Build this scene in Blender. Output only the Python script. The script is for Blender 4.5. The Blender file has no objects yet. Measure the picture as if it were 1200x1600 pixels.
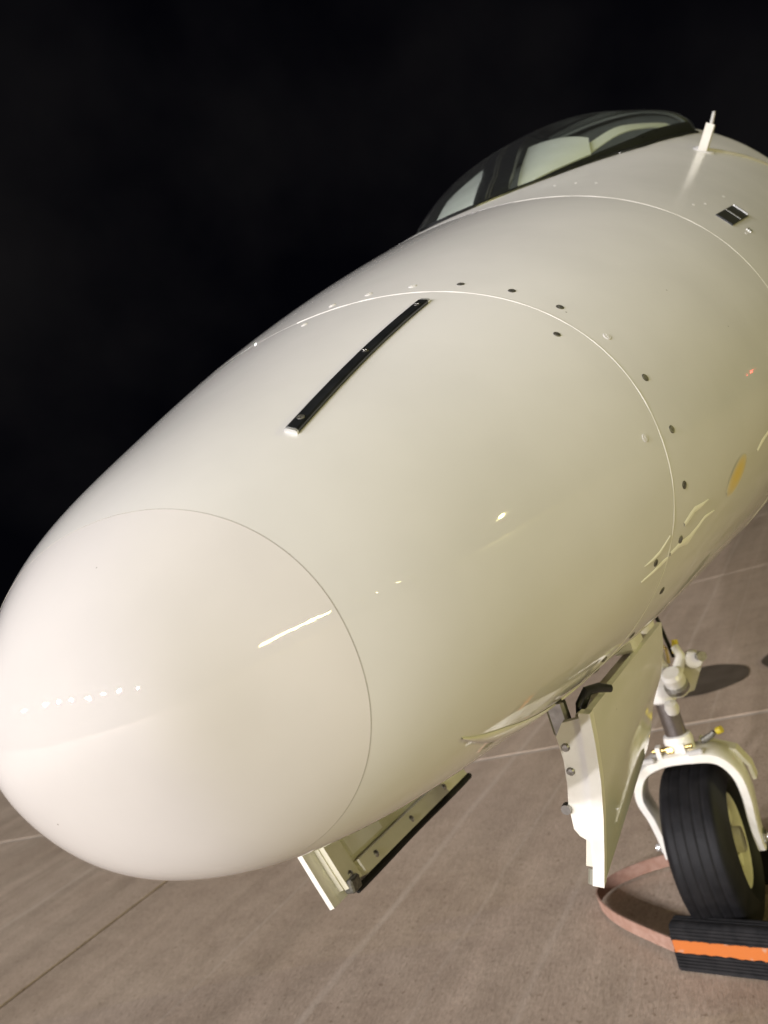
import bpy, math, random
import numpy as np
from mathutils import Vector, Matrix

random.seed(7)
scene = bpy.context.scene
col = scene.collection

# ------------------------------------------------------------------ camera
# World: X towards the aircraft's nose, Y towards its left side, Z up, the
# nose wheel stands at the origin on the apron (z = 0).
cam_d = bpy.data.cameras.new('camera')
cam_d.sensor_fit = 'VERTICAL'
cam_d.sensor_height = 36.0
cam_d.lens = 36.0 * 1264.14 / 1600.0
cam_d.clip_start = 0.02
cam_d.clip_end = 4000.0
cam = bpy.data.objects.new('camera', cam_d)
col.objects.link(cam)
YAW, PITCH, ROLL = 0.49021, 0.03342, -0.32540
w_ = Vector((-math.cos(PITCH) * math.cos(YAW), -math.cos(PITCH) * math.sin(YAW), math.sin(PITCH)))
r0 = w_.cross(Vector((0, 0, 1))).normalized()
u0 = r0.cross(w_)
R_ = math.cos(ROLL) * r0 + math.sin(ROLL) * u0
U_ = -math.sin(ROLL) * r0 + math.cos(ROLL) * u0
CAM = Vector((1.84216, 0.46510, 1.06035))
cam.matrix_world = Matrix(((R_.x, U_.x, -w_.x, CAM.x), (R_.y, U_.y, -w_.y, CAM.y),
                           (R_.z, U_.z, -w_.z, CAM.z), (0, 0, 0, 1)))
cam_d.dof.use_dof = True
cam_d.dof.focus_distance = 0.72
cam_d.dof.aperture_fstop = 9.0
scene.camera = cam

# ------------------------------------------------------------------ night sky
world = bpy.data.worlds.new('World')
scene.world = world
world.use_nodes = True
wn, wl = world.node_tree.nodes, world.node_tree.links
wn.clear()
wo = wn.new('ShaderNodeOutputWorld')
bg = wn.new('ShaderNodeBackground')
sky = wn.new('ShaderNodeTexSky')
sky.sky_type = 'NISHITA'
sky.sun_disc = False
sky.sun_elevation = math.radians(-7.0)
sky.sun_rotation = math.radians(200.0)
tc = wn.new('ShaderNodeTexCoord')
cn = wn.new('ShaderNodeTexNoise')
cn.inputs['Scale'].default_value = 2.6
cn.inputs['Detail'].default_value = 5.0
cr = wn.new('ShaderNodeValToRGB')
cr.color_ramp.elements[0].position = 0.46
cr.color_ramp.elements[0].color = (0.0008, 0.0008, 0.0015, 1)
cr.color_ramp.elements[1].position = 0.78
cr.color_ramp.elements[1].color = (0.0056, 0.0052, 0.0054, 1)
wl.new(tc.outputs['Generated'], cn.inputs['Vector'])
wl.new(cn.outputs['Fac'], cr.inputs['Fac'])
sm = wn.new('ShaderNodeMixRGB')
sm.blend_type = 'ADD'
sm.inputs['Fac'].default_value = 0.01
wl.new(cr.outputs['Color'], sm.inputs['Color1'])
wl.new(sky.outputs['Color'], sm.inputs['Color2'])
wl.new(sm.outputs['Color'], bg.inputs['Color'])
bg.inputs['Strength'].default_value = 1.0
wl.new(bg.outputs['Background'], wo.inputs['Surface'])

# ------------------------------------------------------------------ apron floodlights
# A row of cool white floodlights ahead of the nose and a few distant warm ones on the
# left: lamps seen as highlights on the paint, save one added warm fill.
def flood(name, az, el, dist, E, color, size):
    a, e = math.radians(az), math.radians(el)
    tgt = Vector((1.0, 0.0, 0.9))
    pos = tgt + dist * Vector((math.cos(a) * math.cos(e), math.sin(a) * math.cos(e), math.sin(e)))
    l = bpy.data.lights.new(name, 'AREA')
    l.shape = 'RECTANGLE'
    l.size, l.size_y = size
    l.energy = E * math.pi * dist * dist
    l.color = color
    o = bpy.data.objects.new(name, l)
    o.location = pos
    o.rotation_euler = (pos - tgt).to_track_quat('Z', 'Y').to_euler()
    col.objects.link(o)

COOL = (1.0, 0.965, 0.985)
for az, el, dist, E in ((-4, 16.5, 27, 1.0), (-16, 17, 27.5, 1.0), (-25, 17, 29, .65), (-33, 16, 31, .45), (-41, 16, 33, .38),
                        (-47, 16, 36, .30), (-53, 15, 40, .27), (-62, 13, 50, .24)):
    flood('floodlight', az, el, dist, E, (0.985, 0.955, 1.0) if az > -20 else COOL, (0.5, 0.32))
WARM = (1.0, 0.925, 0.37)
for az, el, dist, E, sz in ((49, 6.5, 60, .44, (12.0, .85)), (63, 4.5, 80, .012, (.5, .3)), (68, 4.3, 80, .008, (.4, .2)), (75, 4.0, 80, .010, (1.6, .15)), (79, 4.0, 80, .006, (.3, .2)),
                            (105, 6.5, 75, .66, (.03, .03))):  # last entry: unseen warm fill added to brighten the left flank
    flood('warm_flood_or_fill', az, el, dist, E, WARM, sz)

flood('obstruction_light', 148, 3.0, 60, .0010, (1.0, 0.06, 0.05), (.18, .18))

vs = scene.view_settings
vs.view_transform = 'Standard'
vs.look = 'None'
vs.exposure = 0.31
vs.gamma = 1.0
vs.use_curve_mapping = False
scene.render.engine = 'CYCLES'
scene.cycles.use_denoising = True
scene.cycles.max_bounces = 8
scene.cycles.transparent_max_bounces = 8

# ------------------------------------------------------------------ materials
def lk(nt, a, b):
    nt.links.new(a, b)

def mat(name, color, rough=0.5, metal=0.0, coat=0.0, coat_rough=0.05, spec=0.5):
    m = bpy.data.materials.new(name)
    m.use_nodes = True
    b = m.node_tree.nodes['Principled BSDF']
    b.inputs['Base Color'].default_value = (*color, 1)
    b.inputs['Roughness'].default_value = rough
    b.inputs['Metallic'].default_value = metal
    b.inputs['Coat Weight'].default_value = coat
    b.inputs['Coat Roughness'].default_value = coat_rough
    b.inputs['Specular IOR Level'].default_value = spec
    return m

def noisy(name, c1, c2, scale, rough=(0.4, 0.6), metal=0.0, bump=0.0, stretch=None, coat=0.0, detail=4.0,
          ramp=(0.35, 0.7), coord='Position', coat_rough=0.04, bscale=None):
    m = mat(name, c1, rough[0], metal, coat, coat_rough)
    nt = m.node_tree
    b = nt.nodes['Principled BSDF']
    if coord == 'Position':
        g = nt.nodes.new('ShaderNodeNewGeometry'); src = g.outputs['Position']
    else:
        g = nt.nodes.new('ShaderNodeTexCoord'); src = g.outputs['Object']
    if stretch:
        mp = nt.nodes.new('ShaderNodeMapping')
        mp.inputs['Scale'].default_value = stretch
        lk(nt, src, mp.inputs['Vector']); src = mp.outputs['Vector']
    n = nt.nodes.new('ShaderNodeTexNoise')
    n.inputs['Scale'].default_value = scale
    n.inputs['Detail'].default_value = detail
    lk(nt, src, n.inputs['Vector'])
    r = nt.nodes.new('ShaderNodeValToRGB')
    r.color_ramp.elements[0].position, r.color_ramp.elements[1].position = ramp
    r.color_ramp.elements[0].color = (*c1, 1)
    r.color_ramp.elements[1].color = (*c2, 1)
    lk(nt, n.outputs['Fac'], r.inputs['Fac'])
    lk(nt, r.outputs['Color'], b.inputs['Base Color'])
    mr = nt.nodes.new('ShaderNodeMapRange')
    mr.inputs['To Min'].default_value, mr.inputs['To Max'].default_value = rough
    lk(nt, n.outputs['Fac'], mr.inputs['Value'])
    lk(nt, mr.outputs['Result'], b.inputs['Roughness'])
    if bump:
        n2 = nt.nodes.new('ShaderNodeTexNoise')
        n2.inputs['Scale'].default_value = bscale or scale * 3
        n2.inputs['Detail'].default_value = 3
        lk(nt, src, n2.inputs['Vector'])
        bp = nt.nodes.new('ShaderNodeBump')
        bp.inputs['Strength'].default_value = bump
        bp.inputs['Distance'].default_value = 0.002
        lk(nt, n2.outputs['Fac'], bp.inputs['Height'])
        lk(nt, bp.outputs['Normal'], b.inputs['Normal'])
    return m

def paint_material(name, base, coat=1.0, coat_rough=0.02):
    """white aircraft paint: orange-peel clear coat, faint dirt, tiny chips"""
    m = mat(name, base, 0.6, 0.0, coat, coat_rough, spec=0.05)
    nt = m.node_tree
    b = nt.nodes['Principled BSDF']
    b.inputs['Diffuse Roughness'].default_value = 0.45
    g = nt.nodes.new('ShaderNodeNewGeometry')
    n = nt.nodes.new('ShaderNodeTexNoise')
    n.inputs['Scale'].default_value = 5.0; n.inputs['Detail'].default_value = 6.0
    lk(nt, g.outputs['Position'], n.inputs['Vector'])
    r = nt.nodes.new('ShaderNodeValToRGB')
    r.color_ramp.elements[0].position = 0.28; r.color_ramp.elements[1].position = 0.58
    r.color_ramp.elements[0].color = (*[c * 0.91 for c in base], 1)
    r.color_ramp.elements[1].color = (*base, 1)
    lk(nt, n.outputs['Fac'], r.inputs['Fac'])
    # chips: sparse tiny dark spots
    v = nt.nodes.new('ShaderNodeTexVoronoi')
    v.inputs['Scale'].default_value = 31.0
    v.inputs['Randomness'].default_value = 1.0
    lk(nt, g.outputs['Position'], v.inputs['Vector'])
    cmp_ = nt.nodes.new('ShaderNodeMath'); cmp_.operation = 'LESS_THAN'
    cmp_.inputs[1].default_value = 0.028
    lk(nt, v.outputs['Distance'], cmp_.inputs[0])
    sep = nt.nodes.new('ShaderNodeSeparateColor')
    lk(nt, v.outputs['Color'], sep.inputs['Color'])
    few = nt.nodes.new('ShaderNodeMath'); few.operation = 'LESS_THAN'; few.inputs[1].default_value = 0.22
    lk(nt, sep.outputs['Red'], few.inputs[0])
    mul = nt.nodes.new('ShaderNodeMath'); mul.operation = 'MULTIPLY'
    lk(nt, cmp_.outputs[0], mul.inputs[0]); lk(nt, few.outputs[0], mul.inputs[1])
    mx = nt.nodes.new('ShaderNodeMixRGB')
    mx.inputs['Color2'].default_value = (0.24, 0.22, 0.18, 1)
    lk(nt, mul.outputs[0], mx.inputs['Fac']); lk(nt, r.outputs['Color'], mx.inputs['Color1'])
    lk(nt, mx.outputs['Color'], b.inputs['Base Color'])
    # orange peel in the clear coat only
    n2 = nt.nodes.new('ShaderNodeTexNoise'); n2.inputs['Scale'].default_value = 260.0; n2.inputs['Detail'].default_value = 2.0
    n3 = nt.nodes.new('ShaderNodeTexNoise'); n3.inputs['Scale'].default_value = 28.0; n3.inputs['Detail'].default_value = 2.0
    lk(nt, g.outputs['Position'], n2.inputs['Vector']); lk(nt, g.outputs['Position'], n3.inputs['Vector'])
    b1 = nt.nodes.new('ShaderNodeBump'); b1.inputs['Strength'].default_value = 0.032; b1.inputs['Distance'].default_value = 0.001
    b2 = nt.nodes.new('ShaderNodeBump'); b2.inputs['Strength'].default_value = 0.025; b2.inputs['Distance'].default_value = 0.003
    lk(nt, n2.outputs['Fac'], b1.inputs['Height']); lk(nt, n3.outputs['Fac'], b2.inputs['Height'])
    lk(nt, b1.outputs['Normal'], b2.inputs['Normal'])
    lk(nt, b2.outputs['Normal'], b.inputs['Coat Normal'])
    return m

M = {}
M['paint'] = paint_material('white_aircraft_paint', (0.715, 0.70, 0.675))
M['paint_dull'] = paint_material('weathered_white_paint', (0.705, 0.69, 0.665), 1.0, 0.22)
M['cone'] = paint_material('white_nose_cone_paint', (0.73, 0.70, 0.68))
M['white'] = noisy('white_gear_enamel', (0.78, 0.76, 0.70), (0.70, 0.67, 0.60), 30, (0.3, 0.42), coat=0.4)
M['inner'] = noisy('cream_primer', (0.72, 0.69, 0.56), (0.62, 0.59, 0.46), 22, (0.32, 0.5), coat=0.3)
M['sealant'] = mat('pale_sealant', (0.76, 0.74, 0.70), 0.55, spec=0.2)
M['glint_streak'] = mat('reflection_white', (0.92, 0.90, 0.84), 0.4)  # white of the reflection streaks painted on the flank
M['gap'] = mat('dark_gap', (0.34, 0.31, 0.26), 0.8)
M['black'] = noisy('black_anodised', (0.012, 0.013, 0.014), (0.022, 0.023, 0.025), 60, (0.22, 0.4), coat=0.3)
M['rubber'] = noisy('black_rubber', (0.010, 0.010, 0.011), (0.021, 0.020, 0.021), 45, (0.55, 0.75), bump=0.2)
M['tyre'] = noisy('tyre_rubber', (0.005, 0.005, 0.0060), (0.011, 0.0105, 0.0115), 35, (0.5, 0.7), bump=0.25)
M['steel'] = noisy('steel', (0.45, 0.44, 0.42), (0.32, 0.31, 0.29), 120, (0.22, 0.45), metal=1.0)
M['dsteel'] = noisy('dull_steel', (0.12, 0.115, 0.10), (0.26, 0.25, 0.22), 300, (0.4, 0.6), metal=0.7)
for k_ in ('tyre', 'rubber'):
    M[k_].node_tree.nodes['Principled BSDF'].inputs['Specular IOR Level'].default_value = 0.22
M['chrome'] = noisy('oleo_chrome', (0.42, 0.40, 0.40), (0.34, 0.33, 0.33), 80, (0.18, 0.3), metal=1.0)
M['brass'] = mat('cadmium_plated_brass', (0.55, 0.42, 0.16), 0.3, 1.0)
M['yellow'] = mat('yellow_cap', (0.55, 0.43, 0.03), 0.5)
M['silver'] = mat('bright_silver', (0.85, 0.85, 0.83), 0.22, 0.6)
M['orange'] = noisy('worn_orange_paint', (0.52, 0.14, 0.02), (0.46, 0.33, 0.25), 30, (0.45, 0.65), ramp=(0.56, 0.66), bump=0.15)
M['strap'] = noisy('faded_red_webbing', (0.33, 0.185, 0.13), (0.42, 0.265, 0.20), 60, (0.7, 0.9), bump=0.4)
M['shade'] = noisy('pale_sunshade', (0.88, 0.88, 0.83), (0.80, 0.80, 0.75), 9, (0.5, 0.7))
M['dark'] = mat('dark_interior', (0.008, 0.009, 0.010), 0.7)
M['cabin'] = mat('dim_cabin_lining', (0.15, 0.155, 0.14), 0.7)
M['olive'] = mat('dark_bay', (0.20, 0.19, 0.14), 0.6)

def glass_material():
    m = bpy.data.materials.new('windshield_glass')
    m.use_nodes = True
    nt = m.node_tree
    nt.nodes.clear()
    o = nt.nodes.new('ShaderNodeOutputMaterial')
    t = nt.nodes.new('ShaderNodeBsdfTransparent'); t.inputs['Color'].default_value = (0.88, 0.93, 0.90, 1)
    g = nt.nodes.new('ShaderNodeBsdfGlossy'); g.inputs['Roughness'].default_value = 0.06
    lw = nt.nodes.new('ShaderNodeLayerWeight'); lw.inputs['Blend'].default_value = 0.5
    pw = nt.nodes.new('ShaderNodeMath'); pw.operation = 'POWER'; pw.inputs[1].default_value = 5.0
    lk(nt, lw.outputs['Facing'], pw.inputs[0])
    f = nt.nodes.new('ShaderNodeMapRange'); f.inputs['To Min'].default_value = 0.05; f.inputs['To Max'].default_value = 1.0
    lk(nt, pw.outputs[0], f.inputs['Value'])
    x = nt.nodes.new('ShaderNodeMixShader')
    d = nt.nodes.new('ShaderNodeBsdfDiffuse'); d.inputs['Color'].default_value = (0.5, 0.5, 0.5, 1)
    x2 = nt.nodes.new('ShaderNodeMixShader'); x2.inputs['Fac'].default_value = 0.02   # film of dust
    lk(nt, f.outputs[0], x.inputs['Fac']); lk(nt, t.outputs[0], x.inputs[1]); lk(nt, g.outputs[0], x.inputs[2])
    lk(nt, x.outputs[0], x2.inputs[1]); lk(nt, d.outputs[0], x2.inputs[2])
    lk(nt, x2.outputs[0], o.inputs['Surface'])
    return m
M['glass'] = glass_material()

def concrete_material():
    m = mat('broomed_concrete', (0.36, 0.30, 0.24), 0.75)
    nt = m.node_tree
    b = nt.nodes['Principled BSDF']
    g = nt.nodes.new('ShaderNodeNewGeometry')
    def noise(scale, stretch, detail=5.0, rough=0.55):
        mp = nt.nodes.new('ShaderNodeMapping'); mp.inputs['Scale'].default_value = stretch
        lk(nt, g.outputs['Position'], mp.inputs['Vector'])
        n = nt.nodes.new('ShaderNodeTexNoise'); n.inputs['Scale'].default_value = scale
        n.inputs['Detail'].default_value = detail; n.inputs['Roughness'].default_value = rough
        lk(nt, mp.outputs['Vector'], n.inputs['Vector'])
        return n.outputs['Fac']
    def ramp(src, p0, p1, c0, c1):
        r = nt.nodes.new('ShaderNodeValToRGB')
        r.color_ramp.elements[0].position = p0; r.color_ramp.elements[1].position = p1
        r.color_ramp.elements[0].color = (*c0, 1); r.color_ramp.elements[1].color = (*c1, 1)
        lk(nt, src, r.inputs['Fac'])
        return r.outputs['Color']
    def mul(a, bb, fac=1.0):
        x = nt.nodes.new('ShaderNodeMixRGB'); x.blend_type = 'MULTIPLY'; x.inputs['Fac'].default_value = fac
        lk(nt, a, x.inputs['Color1']); lk(nt, bb, x.inputs['Color2'])
        return x.outputs['Color']
    base = ramp(noise(1.1, (1, 1, 1), 7), 0.3, 0.72, (0.46, 0.355, 0.27), (0.56, 0.45, 0.355))
    blotch = ramp(noise(9.0, (1, 1, 1), 6, 0.7), 0.32, 0.62, (0.87, 0.855, 0.84), (1.04, 1.04, 1.03))
    fine = ramp(noise(120.0, (0.55, 1, 1), 3, 0.7), 0.3, 0.72, (0.82, 0.81, 0.80), (1.12, 1.12, 1.12))
    broom = ramp(noise(5.5, (0.05, 1.0, 1), 5, 0.6), 0.34, 0.68, (0.86, 0.86, 0.85), (1.12, 1.12, 1.13))
    pits = ramp(noise(60.0, (1, 1, 1), 2, 0.5), 0.29, 0.36, (0.66, 0.63, 0.59), (1, 1, 1))
    grain = ramp(noise(420.0, (1, 1, 1), 2, 0.6), 0.3, 0.7, (0.86, 0.86, 0.86), (1.1, 1.1, 1.1))
    c = mul(mul(mul(mul(mul(base, blotch), fine), broom), pits), grain)
    # pale longitudinal streaks where the screed edge left laitance
    sep = nt.nodes.new('ShaderNodeSeparateXYZ'); lk(nt, g.outputs['Position'], sep.inputs[0])
    wob = noise(1.3, (0.6, 0.6, 0.6), 3)
    tot = None
    for y0, wd, st in ((-1.02, 0.022, 0.9), (-0.43, 0.018, 0.7), (-1.52, 0.012, .55), (-0.70, 0.012, 0.5), (-0.20, 0.010, .4), (0.35, 0.02, .8), (-3.1, .03, .8)):
        a1 = nt.nodes.new('ShaderNodeMath'); a1.operation = 'MULTIPLY_ADD'
        lk(nt, wob, a1.inputs[0]); a1.inputs[1].default_value = 0.06; a1.inputs[2].default_value = -y0 - 0.03
        a2 = nt.nodes.new('ShaderNodeMath'); a2.operation = 'ADD'
        lk(nt, sep.outputs['Y'], a2.inputs[0]); lk(nt, a1.outputs[0], a2.inputs[1])
        a3 = nt.nodes.new('ShaderNodeMath'); a3.operation = 'ABSOLUTE'; lk(nt, a2.outputs[0], a3.inputs[0])
        mr = nt.nodes.new('ShaderNodeMapRange'); mr.interpolation_type = 'SMOOTHSTEP'
        mr.inputs['From Min'].default_value = 0.0; mr.inputs['From Max'].default_value = wd
        mr.inputs['To Min'].default_value = st; mr.inputs['To Max'].default_value = 0.0
        lk(nt, a3.outputs[0], mr.inputs['Value'])
        if tot is None:
            tot = mr.outputs[0]
        else:
            s = nt.nodes.new('ShaderNodeMath'); s.operation = 'ADD'
            lk(nt, tot, s.inputs[0]); lk(nt, mr.outputs[0], s.inputs[1]); tot = s.outputs[0]
    br = noise(7.0, (0.4, 1, 1), 4)
    tm = nt.nodes.new('ShaderNodeMath'); tm.operation = 'MULTIPLY'; lk(nt, tot, tm.inputs[0]); lk(nt, br, tm.inputs[1])
    mx = nt.nodes.new('ShaderNodeMixRGB'); mx.inputs['Color2'].default_value = (0.66, 0.56, 0.46, 1)
    lk(nt, tm.outputs[0], mx.inputs['Fac']); lk(nt, c, mx.inputs['Color1'])
    lk(nt, mx.outputs['Color'], b.inputs['Base Color'])
    add = nt.nodes.new('ShaderNodeMath'); add.operation = 'ADD'
    lk(nt, noise(90.0, (0.35, 1, 1), 4, 0.7), add.inputs[0]); lk(nt, noise(9.0, (1, 1, 1), 4), add.inputs[1])
    bp = nt.nodes.new('ShaderNodeBump'); bp.inputs['Strength'].default_value = 0.5; bp.inputs['Distance'].default_value = 0.004
    lk(nt, add.outputs[0], bp.inputs['Height']); lk(nt, bp.outputs['Normal'], b.inputs['Normal'])
    return m
M['concrete'] = concrete_material()
M['joint_dark'] = mat('dark_joint_filler', (0.06, 0.05, 0.04), 0.9)
M['joint_pale'] = noisy('pale_joint_sealant', (0.54, 0.47, 0.40), (0.44, 0.38, 0.32), 14, (0.6, 0.8), bump=0.2)

# ------------------------------------------------------------------ mesh helpers
def lerp(a, b, t): return a + (b - a) * t

def obj(name, verts, faces, m, parent=None, smooth=False, angle=None):
    me = bpy.data.meshes.new(name)
    me.from_pydata([tuple(v) for v in verts], [], faces)
    me.update()
    if m is not None:
        me.materials.append(M[m] if isinstance(m, str) else m)
    o = bpy.data.objects.new(name, me)
    col.objects.link(o)
    if smooth:
        me.polygons.foreach_set('use_smooth', [True] * len(me.polygons))
        if angle is not None:
            try:
                me.set_sharp_from_angle(angle=math.radians(angle))
            except Exception:
                pass
    if parent is not None:
        o.parent = parent
    return o

def tag(o, label=None, cat=None, group=None, kind=None):
    for k, v in (('label', label), ('category', cat), ('group', group), ('kind', kind)):
        if v:
            o[k] = v
    return o

def empty(name, loc=(0, 0, 0)):
    o = bpy.data.objects.new(name, None)
    o.empty_display_size = 0.1
    o.location = loc
    col.objects.link(o)
    return o

class MB:
    """collects shapes into one mesh"""
    def __init__(s):
        s.v, s.f = [], []
    def add(s, v, f):
        n = len(s.v)
        s.v += [Vector(p) for p in v]
        s.f += [tuple(i + n for i in q) for q in f]
        return s
    def box(s, c, size, rot=None, bev=0.0):
        c = Vector(c); hx, hy, hz = [q / 2 for q in size]
        b = min(bev, hx * .9, hy * .9, hz * .9)
        if b <= 0:
            pts = [Vector((x, y, z)) for x in (-hx, hx) for y in (-hy, hy) for z in (-hz, hz)]
            f = [(0, 1, 3, 2), (4, 6, 7, 5), (0, 4, 5, 1), (2, 3, 7, 6), (0, 2, 6, 4), (1, 5, 7, 3)]
        else:
            pts, f = [], []
            idx = {}
            for ax in range(3):
                for sx in (-1, 1):
                    for sy in (-1, 1):
                        for sz in (-1, 1):
                            h = [hx - b, hy - b, hz - b]; h[ax] += b
                            idx[(ax, sx, sy, sz)] = len(pts)
                            pts.append(Vector((sx * h[0], sy * h[1], sz * h[2])))
            S = (-1, 1)
            for ax in range(3):
                o1, o2 = [a for a in range(3) if a != ax]
                for sg in S:
                    q = []
                    for a, bb in ((-1, -1), (1, -1), (1, 1), (-1, 1)):
                        sg3 = [0, 0, 0]; sg3[ax] = sg; sg3[o1] = a; sg3[o2] = bb
                        q.append(idx[(ax, *sg3)])
                    f.append(tuple(q if (sg > 0) == (ax != 1) else q[::-1]))
            for ax in range(3):           # edges parallel to ax
                o1, o2 = [a for a in range(3) if a != ax]
                for a in S:
                    for bb in S:
                        q = []
                        for (fa, e) in ((o1, -1), (o1, 1), (o2, 1), (o2, -1)):
                            sg3 = [0, 0, 0]; sg3[ax] = e; sg3[o1] = a; sg3[o2] = bb
                            q.append(idx[(fa, *sg3)])
                        f.append(tuple(q))
            for sx in S:
                for sy in S:
                    for sz in S:
                        f.append(tuple(idx[(a, sx, sy, sz)] for a in range(3)))
        if rot is not None:
            pts = [rot @ p for p in pts]
        return s.add([p + c for p in pts], f)
    def tube(s, path, rad, n=12, cap=True):
        path = [Vector(p) for p in path]
        rads = rad if isinstance(rad, (list, tuple)) else [rad] * len(path)
        vs_, fs = [], []
        prev = None
        for i, p in enumerate(path):
            t = (path[min(i + 1, len(path) - 1)] - path[max(i - 1, 0)]).normalized()
            if prev is None:
                a = t.orthogonal().normalized()
            else:
                a = (prev - t * prev.dot(t)).normalized()
            prev = a
            b = t.cross(a)
            for k in range(n):
                an = 2 * math.pi * k / n
                vs_.append(p + rads[i] * (math.cos(an) * a + math.sin(an) * b))
        for i in range(len(path) - 1):
            for k in range(n):
                fs.append((i * n + k, i * n + (k + 1) % n, (i + 1) * n + (k + 1) % n, (i + 1) * n + k))
        if cap:
            fs.append(tuple(range(n))[::-1])
            fs.append(tuple((len(path) - 1) * n + k for k in range(n)))
        return s.add(vs_, fs)
    def lathe(s, prof, c, axis=(0, 1, 0), n=48, close=False):
        """prof: list of (radius, offset along axis)"""
        c = Vector(c); ax = Vector(axis).normalized()
        a = ax.orthogonal().normalized(); b = ax.cross(a)
        vs_, fs = [], []
        for r, h in prof:
            for k in range(n):
                an = 2 * math.pi * k / n
                vs_.append(c + ax * h + r * (math.cos(an) * a + math.sin(an) * b))
        m = len(prof)
        for i in range(m - 1 + (1 if close else 0)):
            j = (i + 1) % m
            for k in range(n):
                fs.append((i * n + k, i * n + (k + 1) % n, j * n + (k + 1) % n, j * n + k))
        if not close:
            if prof[0][0] > 1e-6: fs.append(tuple(range(n))[::-1])
            if prof[-1][0] > 1e-6: fs.append(tuple((m - 1) * n + k for k in range(n)))
        return s.add(vs_, fs)
    def sweep(s, path, nrm, prof):
        """sweep a closed 2-D profile (a along nrm-direction list, b along constant axis)"""
        vs_, fs = [], []
        n = len(prof)
        for p, (e1, e2) in zip(path, nrm):
            for a, b in prof:
                vs_.append(Vector(p) + a * Vector(e1) + b * Vector(e2))
        for i in range(len(path) - 1):
            for k in range(n):
                fs.append((i * n + k, i * n + (k + 1) % n, (i + 1) * n + (k + 1) % n, (i + 1) * n + k))
        fs.append(tuple(range(n))[::-1])
        fs.append(tuple((len(path) - 1) * n + k for k in range(n)))
        return s.add(vs_, fs)
    def prism(s, poly, fn, h0, h1):
        """poly: 2-D points, fn(a, b, h) -> 3-D point"""
        n = len(poly)
        vs_ = [fn(a, b, h0) for a, b in poly] + [fn(a, b, h1) for a, b in poly]
        fs = [tuple(range(n))[::-1], tuple(range(n, 2 * n))]
        fs += [(k, (k + 1) % n, n + (k + 1) % n, n + k) for k in range(n)]
        return s.add(vs_, fs)
    def build(s, name, m, parent=None, smooth=True, angle=35):
        o = obj(name, s.v, s.f, m, parent)
        import bmesh
        bm = bmesh.new(); bm.from_mesh(o.data)
        bmesh.ops.recalc_face_normals(bm, faces=bm.faces)
        bm.to_mesh(o.data); bm.free()
        if smooth:
            o.data.polygons.foreach_set('use_smooth', [True] * len(o.data.polygons))
            o.data.set_sharp_from_angle(angle=math.radians(angle))
        return o

def link_copy(src, name, mw, parent):
    o = bpy.data.objects.new(name, src if isinstance(src, bpy.types.Mesh) else src.data)
    col.objects.link(o)
    o.parent = parent
    o.matrix_local = mw
    return o

# ================================================================== the apron
apron = obj('apron', [(-400, -400, -0.012), (400, -400, -0.012), (400, 400, -0.012), (-400, 400, -0.012)],
            [(0, 1, 2, 3)], 'concrete')
tag(apron, kind='structure')
SX, SY = 3.24, 4.60               # slab pitch along and across the aircraft
JX, JY = -1.385, -2.345           # one joint of each kind
sl = MB().box((0, 0, -0.05), (SX - 0.026, SY - 0.014, 0.10), bev=0.004)
slab0 = None
for i in range(-6, 7):
    for j in range(-5, 6):
        T = Matrix.Translation((JX + SX * (i + .5), JY + SY * (j + .5), 0))
        if slab0 is None:
            slab0 = sl.build('concrete_slab', 'concrete', apron, smooth=False)
            slab0.matrix_local = T
        else:
            link_copy(slab0.data, 'concrete_slab', T, apron)
xa, xb = JX - 6 * SX, JX + 7 * SX
ya, yb_ = JY - 5 * SY, JY + 6 * SY
for i in range(-6, 8):
    x = JX + SX * i
    MB().box((x, (ya + yb_) / 2, -0.0085), (0.0256, yb_ - ya, 0.013)).build('joint_sealant', 'joint_pale', apron, smooth=False)
for j in range(-5, 7):
    y = JY + SY * j
    MB().box(((xa + xb) / 2, y, -0.0105), (xb - xa, 0.0136, 0.006)).build('joint_filler', 'joint_dark', apron, smooth=False)
# two dark round patches on the concrete behind the nose wheel
M['dark_disc'] = noisy('dark_patch', (0.075, 0.058, 0.040), (0.11, 0.088, 0.065), 9, (0.5, 0.7))
for cx, cy, rr in ((-1.945, -0.300, 0.218), (-2.070, 0.175, 0.212)):
    pts = []
    for k in range(48):
        a = 2 * math.pi * k / 48
        q = rr * (1 + .02 * math.sin(3 * a + cx) + .012 * math.sin(7 * a))
        pts.append((cx + q * math.cos(a), cy + q * math.sin(a), 0.003))
    tag(obj('dark_patch', pts, [tuple(range(48))], 'dark_disc'), kind='structure')

# ================================================================== the aircraft
jet = empty('light_jet', (0, 0, 0))
tag(jet, 'white twin-crew light jet with rounded nose, open nose gear doors and single nose wheel', 'aircraft')

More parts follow.
